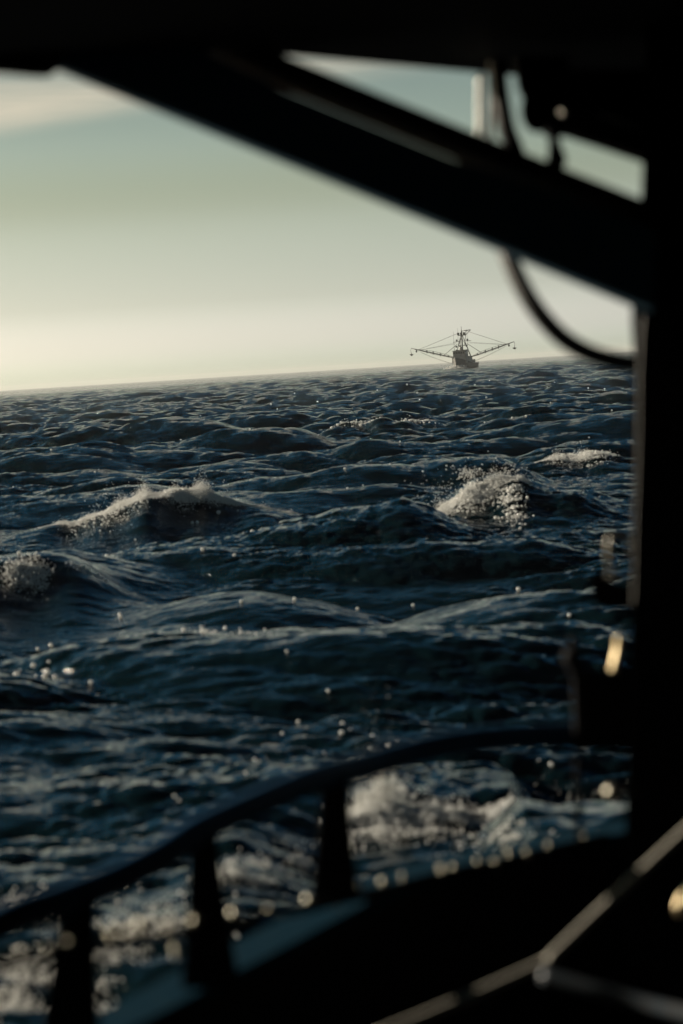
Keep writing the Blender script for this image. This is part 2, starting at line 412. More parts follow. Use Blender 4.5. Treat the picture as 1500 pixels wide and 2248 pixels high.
def hit(px, py):
    """where the sight line through photo pixels meets the water surface"""
    px = np.atleast_1d(px).astype(float); py = np.atleast_1d(py).astype(float)
    A_, B_ = (px-750)/FPX, (py-1124)/FPX
    dx = fwd.x+rt.x*A_-up.x*B_; dy = fwd.y+rt.y*A_-up.y*B_; dz = fwd.z+rt.z*A_-up.z*B_
    tt = CAM_Z/-dz
    for _ in range(10):
        z = lookup(dx*tt, dy*tt); tt = tt+0.5*((CAM_Z-z)/-dz-tt)
    return dx*tt, dy*tt, lookup(dx*tt, dy*tt)
def ico(sub_=0):
    bm = bmesh.new(); bmesh.ops.create_icosphere(bm, subdivisions=sub_, radius=1.0)
    v = np.array([x.co[:] for x in bm.verts]); f = np.array([[q.index for q in p.verts] for p in bm.faces]); bm.free()
    return v, f
ICO1 = ico(1); ICO2 = ico(2)
def balls(name, P_, R_, mat, sub_=ICO1, squash=None):
    v, f = sub_; n = len(P_)
    jit = 1+0.25*rng.normal(size=(n, len(v), 1))*(0.6 if sub_ is ICO1 else 0.3)
    vv = P_[:, None, :]+v[None]*R_[:, None, None]*jit
    ff = (f[None]+(np.arange(n)*len(v))[:, None, None]).reshape(-1, 3)
    me = bpy.data.meshes.new(name); me.vertices.add(n*len(v)); me.vertices.foreach_set('co', vv.astype(np.float32).ravel())
    me.loops.add(ff.size); me.loops.foreach_set('vertex_index', ff.ravel().astype(np.int32))
    me.polygons.add(len(ff)); me.polygons.foreach_set('loop_start', (np.arange(len(ff))*3).astype(np.int32))
    me.polygons.foreach_set('use_smooth', np.ones(len(ff), dtype=bool)); me.update(); me.validate()
    o = bpy.data.objects.new(name, me); S.collection.objects.link(o); me.materials.append(mat); return o

FP = []; FR = []          # foam clots
def add_foam(pts, D, n, sx, sy, up_, r0, r1, off=0.0, w=None, sink=0.3):
    """clots along a crest polyline of photo pixels at distance D; sy = (towards viewer, away); up_ = height scale"""
    p = []
    for px, py in pts:
        d = dep(px, py); tt = D/d.y; p.append((d.x*tt, CAM_Z+d.z*tt))
    p = np.array(p); seg = np.linspace(0, len(p)-1, 400)
    wx = np.interp(seg, range(len(p)), w if w else [1]*len(p)); cdf = np.cumsum(wx); cdf /= cdf[-1]
    s = np.interp(rng.random(n), cdf, seg)
    x = np.interp(s, range(len(p)), p[:, 0])+rng.normal(size=n)*sx
    ww = np.interp(s, range(len(p)), w if w else [1]*len(p))
    fq = 50/D; cl = 0.5+0.5*np.sin(x*7.3*fq)*np.sin(x*3.1*fq+1)          # clumping
    g = rng.random(n)
    y = D+off+np.where(g < 0.75, -np.abs(rng.normal(size=n))*sy[0], np.abs(rng.normal(size=n))*sy[1])*ww
    y += 0.35*sy[0]*np.sin(x*6*fq)*np.sin(x*2.3*fq+2)
    z = lookup(x, y)
    hz = rng.exponential(up_, size=n)*ww*(0.2+1.6*cl**2)*(rng.random(n) < 0.55)
    r = (r0+(r1-r0)*rng.random(n)**3)*(0.6+0.4*ww)
    r *= np.where(hz > up_*1.5, 0.5, 1)
    FP.append(np.stack([x, y, z-r*sink+hz], -1)); FR.append(r)
A = add_foam
# left breaker: thick head, thin tail to the right
A([(100, 1150), (180, 1142), (250, 1115), (330, 1080), (430, 1072), (500, 1092)], 51, 90000, 0.08, (0.30, 0.18), 0.05, 0.006, 0.020, w=[.15, .35, .8, 1, 1, .35])
A([(170, 1145), (250, 1120), (300, 1100), (330, 1080)], 51, 1600, 0.12, (0.7, 0.2), 0.05, 0.008, 0.030, w=[.5, 1, 1, .6])
A([(460, 1080), (560, 1108), (640, 1122), (760, 1139)], 51, 14000, 0.06, (0.12, 0.10), 0.02, 0.007, 0.022, w=[1, .8, .6, .25])
# right breaker
A([(920, 1148), (980, 1110), (1030, 1070), (1100, 1052), (1140, 1048), (1165, 1058)], 46, 52000, 0.09, (0.30, 0.15), 0.06, 0.006, 0.019, w=[.25, .9, 1, .5, .5, .3])
A([(1010, 1080), (1040, 1058), (1060, 1056)], 46, 700, 0.10, (0.3, 0.1), 0.16, 0.008, 0.026)
A([(1095, 1100), (1125, 1100), (1135, 1110)], 45.2, 420, 0.10, (0.8, 0.2), 0.03, 0.01, 0.034)
A([(1130, 1048), (1200, 1078), (1290, 1092)], 46, 500, 0.08, (0.2, 0.1), 0.03, 0.008, 0.026)
A([(1180, 1016), (1230, 1000), (1310, 992), (1340, 998)], 64, 9000, 0.12, (0.5, 0.2), 0.05, 0.010, 0.028, w=[.3, .9, 1, .5])
# left middle patch
A([(20, 1262), (60, 1240), (100, 1250)], 36.0, 1500, 0.08, (0.30, 0.2), 0.05, 0.006, 0.018)
A([(180, 1245), (215, 1262)], 36.4, 90, 0.10, (0.15, 0.1), 0.02, 0.01, 0.03)
# far flecks
A([(680, 935), (740, 930), (850, 920), (950, 927)], 112, 700, 0.3, (0.5, 0.3), 0.05, 0.02, 0.07, w=[1, .6, 1, .8])
for _ in range(12):        # scattered small breaking tips
    D = 20*math.exp(rng.random()*2.6)
    x = (rng.random()-0.5)*0.30*D
    n = int(rng.integers(4, 34)); xs = x+rng.normal(size=n)*0.12*math.sqrt(D/30); ys = D+rng.normal(size=n)*0.25
    zz = lookup(xs, ys); keep = zz > 0.06
    r = 0.008+0.026*rng.random(n)**2*math.sqrt(D/40)
    if keep.any():
        FP.append(np.stack([xs, ys, zz+0.3*r+rng.exponential(0.02, n)], -1)[keep]); FR.append(r[keep])
# churned water by the near hull
A([(760, 1800), (830, 1775), (870, 1770), (960, 1800), (1120, 1835)], 15.4, 13000, 0.06, (0.20, 0.12), 0.025, 0.003, 0.014, w=[1, 1, 1, .8, .5])
A([(800, 1780), (850, 1770), (890, 1785)], 15.4, 2200, 0.04, (0.08, 0.08), 0.10, 0.002, 0.008)
A([(836, 1785), (850, 1785)], 15.4, 1500, 0.02, (0.04, 0.04), 0.20, 0.002, 0.008)
A([(866, 1790), (872, 1790)], 15.4, 700, 0.012, (0.04, 0.04), 0.24, 0.002, 0.007)
A([(785, 1795), (792, 1795)], 15.4, 500, 0.012, (0.04, 0.04), 0.16, 0.002, 0.007)
A([(1190, 1800), (1240, 1780), (1300, 1785)], 16.8, 3200, 0.06, (0.25, 0.15), 0.03, 0.003, 0.013)
def wash(poly_pts, n, r0, r1, up_):
    """foam clots lying on the water around photo pixels (px, py, spread px)"""
    for px, py, s, m in poly_pts:
        k = int(n*m); a = px+rng.normal(size=k)*s; bb = py+rng.normal(size=k)*s*0.35
        x, y, z = hit(a, bb)
        cl = np.sin(x*9+y*4)*np.sin(y*7-x*3)+0.3*rng.normal(size=k) > 0.05
        r = r0+(r1-r0)*rng.random(k)**3
        FP.append(np.stack([x, y, z-0.3*r+rng.exponential(up_, k)], -1)[cl]); FR.append(r[cl])
wash([(520, 1925, 40, 1), (600, 1915, 50, .8), (660, 1900, 26, 1.6), (300, 2030, 90, 1), (210, 2090, 30, 1), (60, 2120, 60, 1.2), (30, 2215, 50, 1.2),
      (120, 2180, 50, 1), (250, 2230, 50, .7), (380, 2060, 50, .6), (1080, 1840, 60, .5), (60, 1985, 60, .4)], 1100, 0.003, 0.012, 0.008)
FP = np.concatenate(FP); FR = np.concatenate(FR)
a_, q_ = lookup(FP[:, 0], FP[:, 1], True)
cnt = np.zeros((nr, nc)); np.add.at(cnt, (a_, q_), FR**2*3.14)
for ax_, n_ in ((0, 2), (1, 2)):
    for _ in range(2): cnt = (np.roll(cnt, 1, ax_)+np.roll(cnt, -1, ax_)+2*cnt)/4
cell = np.gradient(rows)[:, None]*np.gradient(cols)[None, :]*RR
film = np.clip(cnt/cell/1.3, 0, 0.92)
at.data.foreach_set('value', np.maximum(foam, film).reshape(-1).astype(np.float32))
fmat = bpy.data.materials.new('sea_foam_white'); fmat.use_nodes = True
ft = fmat.node_tree; ft.nodes.clear()
fo = ft.nodes.new('ShaderNodeOutputMaterial'); d1 = ft.nodes.new('ShaderNodeBsdfDiffuse'); d1.inputs[0].default_value = (0.84, 0.85, 0.85, 1)
d2 = ft.nodes.new('ShaderNodeBsdfTranslucent'); d2.inputs[0].default_value = (0.80, 0.80, 0.76, 1)
g1 = ft.nodes.new('ShaderNodeBsdfGlossy'); g1.inputs['Roughness'].default_value = 0.25
m_a = ft.nodes.new('ShaderNodeMixShader'); m_a.inputs[0].default_value = 0.52; m_b = ft.nodes.new('ShaderNodeMixShader'); m_b.inputs[0].default_value = 0.06
ft.links.new(d1.outputs[0], m_a.inputs[1]); ft.links.new(d2.outputs[0], m_a.inputs[2]); ft.links.new(m_a.outputs[0], m_b.inputs[1]); ft.links.new(g1.outputs[0], m_b.inputs[2])
ft.links.new(m_b.outputs[0], fo.inputs[0])
fobj = balls('sea_foam', FP, FR, fmat)
tag(fobj, 'white foam on the breaking wave crests and beside the near boat', 'foam', kind='stuff')

# loose spray droplets thrown off the crests, and single wet glints
DP = []; DR = []
def spray(px, py, D, n, s, r):
    d = dep(px, py); tt = D/d.y; c0 = np.array([d.x*tt, D, CAM_Z+d.z*tt])
    p = c0+rng.normal(size=(n, 3))*np.array([s, s, s*0.6]); p[:, 2] = np.maximum(p[:, 2], lookup(p[:, 0], p[:, 1])+0.01)
    DP.append(p); DR.append(r*(0.5+rng.random(n)))
for a_ in [(1000, 1025, 46, 12, .10, .009), (1030, 1040, 46, 120, .10, .009), (1070, 1048, 46, 90, .2, .008), (1120, 1040, 46, 90, .15, .008), (980, 1080, 46, 160, .3, .006),
           (200, 1160, 50, 150, .30, .005), (270, 1165, 49.5, 60, .25, .004), (940, 1140, 46, 260, .3, .005), (450, 1078, 51, 50, .25, .008), (250, 1108, 51, 120, .3, .006),
           (830, 1720, 15.4, 160, .06, .003), (870, 1715, 15.4, 120, .045, .003), (850, 1740, 15.4, 200, .05, .003), (790, 1750, 15.4, 90, .06, .003), (60, 1262, 36, 60, .15, .007),
           (1240, 1745, 16.8, 40, .12, .003), (1330, 1760, 16, 40, .15, .003), (650, 1890, 13.6, 70, .07, .003)]:
    spray(*a_)
# isolated white balls standing for bubbles and their sun glints, sized with distance
sp = [(445, 1208), (785, 1337), (907, 1330), (395, 1758), (272, 1352), (647, 1318), (530, 1322), (1140, 1320), (667, 1405), (630, 1430), (722, 1540), (523, 1400), (752, 1590), (750, 1612), (770, 1605),
      (655, 1590), (620, 1612), (540, 1700), (560, 1676), (570, 1708), (640, 1688), (712, 1668), (818, 1618), (870, 1640), (990, 1692), (1047, 1680), (1055, 1705), (1170, 1674), (1210, 1680), (1250, 1352), (80, 1880),
      (235, 1222), (45, 1250), (1090, 1022), (910, 1038), (820, 1652), (790, 1668), (200, 1500), (83, 1427), (112, 1418), (515, 1218), (1205, 1780), (700, 1170), (480, 1120), (435, 1155), (555, 1180)]
for px, py in sp:
    x, y, z = (float(q[0]) for q in hit(px, py)); n = 1 if rng.random() < .85 else 2
    base = 0.0006*y*(1.0+0.6*rng.random())
    for _ in range(n):
        DP.append(np.array([[x+rng.normal()*0.002*y*(n > 1), y+rng.normal()*0.1*(n > 1), z+base*0.6]])); DR.append(np.array([base]))
# bubbles strewn over the far water
k = 240; yy = 40*np.exp(rng.random(k)*1.9); xx = (rng.random(k)-0.5)*0.30*yy
zz = lookup(xx, yy); kk = zz > 0.1
DP.append(np.stack([xx, yy, zz+0.01], -1)[kk]); DR.append((0.008+0.0002*yy)[kk]*(0.5+rng.random(kk.sum())))
DP = np.concatenate(DP); DR = np.concatenate(DR)
dob = balls('spray', DP, DR, fmat, ICO2)
tag(dob, 'scattered white spray drops, bubbles and sun glints over the waves, all as white balls', 'spray', kind='stuff')

# ------------------------------------------------------------------ the near fishing boat (the photograph is taken from its deck)
boat = empty('fishing_boat', (0.6, 7.0, 0.6))
tag(boat, 'dark near fishing boat framing the view, with roof, diagonal beam, pillar and curved railing', 'boat')
# plan of the bulwark (outer edge of the cap), world x, y
PLAN = [(-3.4, -3.0), (-3.3, 0.5), (-2.7, 2.9), (-1.75, 4.6), (-0.85, 5.85), (-0.445, 6.75-0.12), (0.04, 7.55), (0.52, 7.95), (0.96, 8.22), (1.7, 8.5), (3.0, 8.8)]
TOPZ = 1.40
pl = spline([(x, y, TOPZ) for x, y in PLAN], 8)
def offset(path, d):
    o = []
    for i, p in enumerate(path):
        tt = (path[min(i+1, len(path)-1)]-path[max(i-1, 0)]); tt.z = 0; tt.normalize()
        nrm = Vector((tt.y, -tt.x, 0))            # to the inside (right/near side)
        o.append(p+nrm*d)
    return o
def strip(outer, inner, z0, z1):
    mb = MB(); n = len(outer); vs = []
    for a_, b_ in zip(outer, inner):
        vs += [(a_.x, a_.y, z1), (b_.x, b_.y, z1), (b_.x, b_.y, z0), (a_.x, a_.y, z0)]
    fs = [(0, 1, 2, 3), tuple(4*(n-1)+k for k in (3, 2, 1, 0))]
    for i in range(n-1):
        for k in range(4): fs.append((4*i+k, 4*i+(k+1) % 4, 4*i+4+(k+1) % 4, 4*i+4+k))
    mb.add(vs, fs); return mb
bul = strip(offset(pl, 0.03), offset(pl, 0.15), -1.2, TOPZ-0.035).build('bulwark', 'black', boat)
cap = strip(pl, offset(pl, 0.165), TOPZ-0.035, TOPZ).build('cap_rail', 'cap', bul)
# deck inside the bulwark
ins = [p for p in offset(pl, 0.1)]
mb = MB(); mb.prism([Vector((p.x, p.y, 0.55)) for p in ins]+[Vector((5, 8.9, 0.55)), Vector((5, -3, 0.55))], Vector((0, 0, 0.05))); mb.build('deck', 'deck', boat)
# roof over the deck
RZ = 4.0
def rp(px, py):
    d = dep(px, py); tt = (RZ-CAM_Z)/d.z; return Vector((d.x*tt, d.y*tt, RZ))
roof_pts = [Vector((-5, -3, RZ)), Vector((-5, 7.35, RZ)), rp(0, 150), rp(100, 158), rp(600, 119), rp(830, 140), rp(1060, 160), rp(1415, 186), Vector((4.5, 12.5, RZ)), Vector((4.5, -3, RZ))]
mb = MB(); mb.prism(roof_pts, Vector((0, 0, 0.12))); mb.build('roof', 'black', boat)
# walls around the photographer
for c_, h_ in (((0, -3.06, 2.3), (5, 0.05, 1.7)), ((-5.05, 1.0, 2.3), (0.05, 4.1, 1.7)), ((2.05, 3.0, 2.3), (0.05, 6.0, 1.7))):
    mb = MB(); mb.box(c_, h_); mb.build('wall', 'black', boat)
# pillar on the right, with its small step in outline
VD = fwd
def slab(name, pix, d, thick, mat, parent=boat, bevel=0.0, smooth=False, ray=None):
    mb = MB(); ex = (P(*ray, d)-CAM).normalized() if ray else VD
    mb.prism([P(x, y, d) for x, y in pix], ex*thick); return mb.build(name, mat, parent, smooth, bevel)
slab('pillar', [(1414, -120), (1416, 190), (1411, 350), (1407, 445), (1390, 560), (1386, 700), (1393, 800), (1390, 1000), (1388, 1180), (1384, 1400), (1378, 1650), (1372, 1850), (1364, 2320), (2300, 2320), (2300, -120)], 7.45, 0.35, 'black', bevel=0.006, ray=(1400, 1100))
# main diagonal beam + pipes
def line_y(x, a_, b_): return a_[1]+(x-a_[0])*(b_[1]-a_[1])/(b_[0]-a_[0])
beam = slab('diagonal_beam', [(-150, -130), (-150, 27), (125, 141), (900, 459), (1100, 541), (1440, 682), (1440, 500), (1062, 369), (1000, 350.3), (660, 212.6), (600, 187), (585, 176), (-60, -130)], 7.3, 0.14, 'navy', bevel=0.008)
slab('gusset', [(-160, 40), (-160, 136), (0, 150), (60, 156), (98, 158), (112, 148), (125, 134), (150, 120), (-20, 20)], 7.26, 0.10, 'black', bevel=0.006)
mb = MB(); mb.tube([P(300, 22, 7.52), P(620, 158, 7.52), P(1040, 328, 7.52), P(1440, 487, 7.52)], 0.050, 20); mb.build('pipe', 'brown', boat, True)
# gear bar under the roof, right
slab('gear_bracket', [(1175, 150), (1182, 262), (1206, 292), (1228, 286), (1250, 290), (1330, 316), (1430, 350), (1430, 150)], 7.8, 0.12, 'black', bevel=0.008)
mb = MB(); mb.tube([P(1310, 247, 7.7), P(1365, 266, 7.7), P(1425, 287, 7.7)], [0.003, 0.006, 0.007], 10); mb.build('highlight_tube', 'dull', boat, True)  # thin metal tube added for a faint highlight across the gear bracket
# curved railing with flat tapered posts
def on_plan(px, py, dz=0.0):
    """point over the bulwark line seen in photo column px, at photo row py"""
    best = None
    for a_, b_ in zip(plc[:-1], plc[1:]):
        for k in range(6):
            q = a_.lerp(b_, k/6)
            d = (q-CAM).dot(fwd)
            if d < 1: continue
            # use the point at this plan position whose row is py
            zz = Vector((q.x, q.y, 0)); base = zz-CAM
            den = (up.z*FPX+fwd.z*(py-1124))
            num = -(base.dot(up)*FPX+base.dot(fwd)*(py-1124))
            w_ = Vector((q.x, q.y, num/den)); dd = (w_-CAM)
            X_ = 750+FPX*dd.dot(rt)/dd.dot(fwd)
            if best is None or abs(X_-px) < best[0]: best = (abs(X_-px), w_)
    return best[1]
plc = offset(pl, 0.12)
rail_px = [(-420, 2235), (-200, 2135), (0, 2012), (120, 1968), (230, 1925), (350, 1868), (430, 1812), (560, 1752), (700, 1695), (800, 1668), (900, 1640), (1000, 1618), (1130, 1604), (1260, 1600), (1400, 1606)]
rail_pts = spline([on_plan(x, y+14) for x, y in rail_px], 6)
rl = MB(); rl.tube(rail_pts, 0.042, 24); railing = rl.build('railing', 'rail', boat, True)
def post(top, bot, wt, wb):
    a_ = on_plan(*top)+Vector((0.01, -0.02, 0)); ab = on_plan(*bot)
    b_ = Vector((a_.x+0.00, a_.y-0.05, 0)); d = (a_-CAM).dot(fwd)
    q = P(bot[0], bot[1], d-0.06)
    sc = d/FPX/2
    mb = MB(); e = Vector((rt.x, rt.y, 0)).normalized()
    loop = []
    for k in range(7):
        s_ = k/6; w_ = (wt+(wb-wt)*s_**1.4)*sc; c_ = a_.lerp(q, s_); loop.append((c_, w_))
    mb.prism([c_-e*w_ for c_, w_ in loop]+[c_+e*w_ for c_, w_ in reversed(loop)], Vector((0, 0.03, 0)))
    return mb.build('stanchion', 'black', railing, bevel=0.004)
post((158, 1975), (150, 2300), 84, 140)
post((440, 1835), (462, 2170), 66, 128)
post((727, 1715), (735, 1985), 62, 110)
mb = MB(); mb.tube([P(1262, 1470, 7.9), P(1268, 1640, 7.9), P(1272, 1850, 7.9)], 0.011, 10); mb.build('stanchion', 'black', railing, True)
# bolted chafing strip
st_px = [(-300, 2155), (-60, 2108), (60, 2092), (160, 2072), (280, 2058), (400, 2040), (520, 2014), (680, 1982), (760, 1964), (842, 1946), (963, 1915), (1080, 1890), (1200, 1862), (1330, 1832)]
st_pts = spline([on_plan(x, y)+Vector((0, -0.05, 0)) for x, y in st_px], 6)
mb = MB(); mb.tube(st_pts, 0.017, 10); strip_o = mb.build('chafing_strip', 'black', bul, True)
bolt_px = [(70, 2098), (120, 2084), (160, 2066), (195, 2082), (238, 2050), (282, 2056), (322, 2036), (362, 2040), (398, 2082), (440, 2027), (520, 2010), (600, 1996), (682, 1979), (748, 1976), (760, 1962),
           (790, 1944), (842, 1944), (884, 1927), (922, 1928), (963, 1911), (1000, 1911), (1045, 1895), (1080, 1897), (1120, 1876), (1150, 1878), (1200, 1858), (1240, 1856), (1285, 1840)]
for i, (x, y) in enumerate(bolt_px):
    q = on_plan(x, y)+Vector((0.0, -0.06, 0.020)); r_ = 0.0085*(0.55+0.8*random.random()); q = q+Vector((random.uniform(-.012, .012), 0, random.uniform(-.006, .006)))
    r_ *= 1.0*(1)*(1.25 if i in (10, 11, 12, 16, 8) else 1)*(1.35 if x < 720 else 1)
    mb = MB(); mb.ball(q, r_, 14, 10); mb.tube([q-Vector((0, 0, 0.004)), q-Vector((0, 0, 0.03))], r_*0.6, 8); mb.build('bolt', 'bolt', bul, True)
# black fitting boxes on the pillar's left face
slab('pillar_bracket', [(1262, 1490), (1270, 1472), (1340, 1478), (1372, 1460), (1440, 1460), (1440, 1648), (1268, 1648)], 7.85, 0.12, 'black', bevel=0.008, ray=(1265, 1550))
slab('hinge_bracket', [(1296, 1258), (1322, 1250), (1352, 1280), (1385, 1284), (1440, 1270), (1440, 1345), (1316, 1336), (1298, 1312)], 7.75, 0.08, 'black', bevel=0.006, ray=(1315, 1300))
mb = MB(); mb.tube(spline([P(1258, 1398, 7.8), P(1262, 1425, 7.8), P(1256, 1450, 7.8), P(1270, 1480, 7.8)], 5), [0.016]*6+[0.034]*5+[0.024]*5, 12); mb.build('cleat', 'black', boat, True)

# loose gear, each a thing
def tubething(name, pts, r, mat, label, cat, k=8, group=None, n=12):
    mb = MB(); p = spline(pts, k); mb.tube(p, r, n); o = mb.build(name, mat, None, True); tag(o, label, cat, group); return o
tubething('hose', [P(1092, 130, 7.6), P(1098, 200, 7.6), P(1112, 280, 7.6), P(1135, 350, 7.62), P(1125, 440, 7.62), P(1108, 520, 7.60), P(1128, 590, 7.55), P(1175, 675, 7.5), P(1240, 745, 7.5), P(1320, 785, 7.5), P(1430, 806, 7.55)],
          0.029, 'rubber', 'thick black hose looping below the diagonal beam to the pillar', 'hose')
# coil spring, sunlit
a0, a1 = P(1056, 162, 8.2), P(1054, 300, 8.2); hp = []
turns = 26; ax = (a1-a0)
for i in range(turns*12+1):
    s_ = i/(turns*12); an_ = 2*math.pi*turns*s_
    hp.append(a0+ax*s_+(rt*math.cos(an_)+fwd*math.sin(an_))*0.010)
mb = MB(); mb.tube(hp, 0.0036, 8); tag(mb.build('coil_spring', 'steel', None, True), 'bright steel coil spring hanging under the roof, left of the black strap', 'spring')
tubething('strap', [P(1078, 150, 7.85), P(1080, 230, 7.85), P(1074, 320, 7.85)], 0.011, 'rubber', 'short black strap hanging between the coil spring and the hose', 'strap')
# hanging pulley block
blk = empty('pulley_block', P(1215, 180, 7.7)); tag(blk, 'black pulley block hanging under the roof above the diagonal beam', 'pulley')
ang = [2*math.pi*k/20 for k in range(20)]
slab('cheek', [(1180+36*math.cos(a_), 240+50*math.sin(a_)) for a_ in ang], 7.66, 0.025, 'black', blk, 0.003)
slab('cheek', [(1180+36*math.cos(a_), 240+50*math.sin(a_)) for a_ in ang], 7.74, 0.025, 'black', blk, 0.003)
slab('head', [(1128, 120), (1140, 190), (1158, 225), (1200, 250), (1245, 240), (1250, 120)], 7.68, 0.07, 'black', blk, 0.004)
slab('shank', [(1200, 270), (1207, 310), (1204, 345), (1200, 366), (1240, 368), (1246, 346), (1236, 326), (1228, 300), (1240, 270)], 7.70, 0.05, 'black', blk, 0.006)
mb = MB(); mb.ball(P(1237, 247, 7.62), 0.012); mb.build('pin', 'steel', blk, True)  # steel ball added for a bright spot beside the block
# lit wire running down the pillar edge
tubething('wire', [P(1412, 690, 7.35), P(1406, 800, 7.35), P(1402, 1000, 7.35), P(1396, 1160, 7.35), P(1393, 1280, 7.35), P(1390, 1330, 7.35)], 0.0035, 'dull', 'thin steel wire running down the left edge of the black pillar', 'wire')
# shackle, and a bent tube added for a warm glow
mb = MB(); mb.tube(spline([P(1344, 1262, 7.5), P(1336, 1225, 7.5), P(1338, 1185, 7.5), P(1356, 1168, 7.5), P(1376, 1176, 7.5), P(1386, 1210, 7.5)], 8), 0.0075, 10)
mb.tube([P(1332, 1262, 7.5), P(1392, 1268, 7.5)], 0.008, 10)
tag(mb.build('shackle', 'wire', None, True), 'dull steel shackle on the pillar edge above the black bracket', 'shackle')
mb = MB(); mb.tube(spline([P(1358, 1398, 7.5), P(1356, 1425, 7.5), P(1350, 1450, 7.5), P(1347, 1466, 7.5)], 6), 0.009, 14)
mb.ball(P(1347, 1468, 7.5), 0.012, 14, 10)
tag(mb.build('brass_pin', principled('warm_brass', (0.66, 0.54, 0.34), 0.38, metal=1.0), None, True), 'shiny sunlit brass pin hanging by the pillar, below the shackle', 'pin')
mb = MB(); mb.ball(P(1342, 1738, 7.3), 0.022, 16, 12); mb.tube([P(1342, 1738, 7.3), P(1400, 1742, 7.38)], 0.009, 8)
tag(mb.build('knob', 'bolt', None, True), 'round wet metal knob on the pillar, above the bulwark', 'knob')
mb = MB(); mb.tube(spline([P(1518, 1940, 7.0), P(1500, 1965, 7.0), P(1488, 1990, 7.0), P(1492, 2010, 7.0)], 5), 0.009, 12)  # short tube added to catch the sun as a warm glow
tag(mb.build('glow_tube', bpy.data.materials['warm_brass'], None, True), 'bent brass tube added for a warm glow at the right edge above the pale rope corner', 'glow_tube')
# pale ropes, lower right
tubething('rope', [P(820, 2275, 6.3), P(1000, 2200, 6.45), P(1195, 2112, 6.6), P(1215, 2095, 6.6), P(1340, 1975, 6.75), P(1540, 1790, 6.9)], 0.0115, 'rope',
          'pale taut rope bent at a knot, rising past the pillar', 'rope')
mb = MB(); mb.ball(P(1200, 2110, 6.6), 0.012, 12, 8, (1.2, 1, .9)); kn = mb.build('knot', 'rope', bpy.data.objects['rope'], True)
tubething('guard_bar', [P(1190, 2140, 6.4), P(1300, 2172, 6.35), P(1420, 2205, 6.3), P(1560, 2238, 6.2)], 0.020, principled('blue_grey_bar', (0.05, 0.07, 0.09), 0.4, noise=(0.08, 0.08, 0.08)),
          'blue grey bar in the bottom right corner below the pale rope', 'bar')

# ------------------------------------------------------------------ the distant trawler
DT = 950.0
d = dep(1019, 800); tx = d.x*DT/d.y
HEAD = rad(17)
tr = empty('fishing_trawler', (tx, DT, 0.0), (0, rad(-0.6), 0))
tag(tr, 'far fishing trawler with both outrigger booms spread, on the horizon', 'trawler')
M['hull'] = principled('trawler_hull', (0.07, 0.078, 0.08), 0.5, noise=(0.10, 0.09, 0.08), scale=0.7)
M['house'] = principled('trawler_house', (0.30, 0.31, 0.30), 0.5, noise=(0.22, 0.21, 0.19), scale=0.8)
M['glass'] = principled('wheelhouse_glass', (0.02, 0.025, 0.03), 0.1)
M['rig'] = principled('rigging_steel', (0.06, 0.06, 0.06), 0.55)
M['lamp'] = principled('lamp_housing', (0.05, 0.05, 0.05), 0.5)
fw = Vector((-math.sin(HEAD), -math.cos(HEAD), 0)); lf = Vector((math.cos(HEAD), -math.sin(HEAD), 0))
T0 = Vector((tx, DT, 0))
def TW(u, v, w): return T0+fw*u+lf*v+Vector((0, 0, w))      # along the keel, across, up
secs = []
for s_ in np.linspace(0, 1, 19):
    u = -12+24*s_
    half_w = 3.4*(1-max(0, (s_-0.55)/0.45)**2.2)*(0.9+0.1*min(1, s_*6)); half_w = max(half_w, 0.06)
    top = 2.2+0.3*max(0, s_-.3)+2.3*max(0, (s_-0.35)/0.65)**1.7
    rake = 1.6*max(0, (s_-0.8)/0.2)**2
    sec = []
    for a_, wv in ((0.55, -1.2), (0.82, 0.0), (0.95, 0.9), (1.0, top-0.15), (1.03, top)):
        uu = u+rake*max(0, wv)/4.2
        sec.append((uu, half_w*a_ if s_ < .95 else half_w*a_, wv))
    secs.append([(u_, -v_, w_) for u_, v_, w_ in reversed(sec)]+sec)
vs = [TW(*p) for sc_ in secs for p in sc_]; m_ = len(secs[0]); fs = []
for i in range(len(secs)-1):
    for k in range(m_-1): fs.append((i*m_+k, i*m_+k+1, (i+1)*m_+k+1, (i+1)*m_+k))
    fs.append((i*m_, (i+1)*m_, (i+1)*m_+m_-1, i*m_+m_-1))       # deck strip
fs += [tuple(range(m_)), tuple(range(len(vs)-1, len(vs)-m_-1, -1))]
mb = MB(); mb.add(vs, fs); hull = mb.build('hull', 'hull', tr, False)
def tbox(name, u0, u1, v0, v1, w0, w1, mat, parent=tr, bevel=0.0):
    mb = MB(); mb.prism([TW(u0, v0, w0), TW(u1, v0, w0), TW(u1, v1, w0), TW(u0, v1, w0)], Vector((0, 0, w1-w0))); return mb.build(name, mat, parent, bevel=bevel)
mb = MB()
for s0, s1 in zip(secs[:-1], secs[1:]):
    for sg in (0, -1):
        a_, b_ = s0[sg], s1[sg]; mb.tube([TW(a_[0], a_[1], a_[2]), TW(b_[0], b_[1], b_[2])], 0.12, 6)
mb.build('rubbing_rail', 'house', hull)
house = tbox('deckhouse', -2.5, 7.2, -2.9, 2.9, 2.4, 5.0, 'house', bevel=0.1)
wh = tbox('wheelhouse', 2.2, 7.0, -2.5, 2.5, 5.0, 7.1, 'house', bevel=0.1)
tbox('wheelhouse_roof', 1.9, 7.4, -2.75, 2.75, 7.1, 7.3, 'house', wh)
for v_ in (-1.9, -0.95, 0.0, 0.95, 1.9): tbox('window', 7.0, 7.05, v_-0.38, v_+0.38, 6.0, 6.8, 'glass', wh)
for u_ in (3.0, 4.3, 5.6): tbox('window', u_-0.45, u_+0.45, 2.5, 2.55, 6.0, 6.8, 'glass', wh)
tbox('winch', -5.5, -3.2, -1.6, 1.6, 2.3, 4.3, 'hull', bevel=0.2)
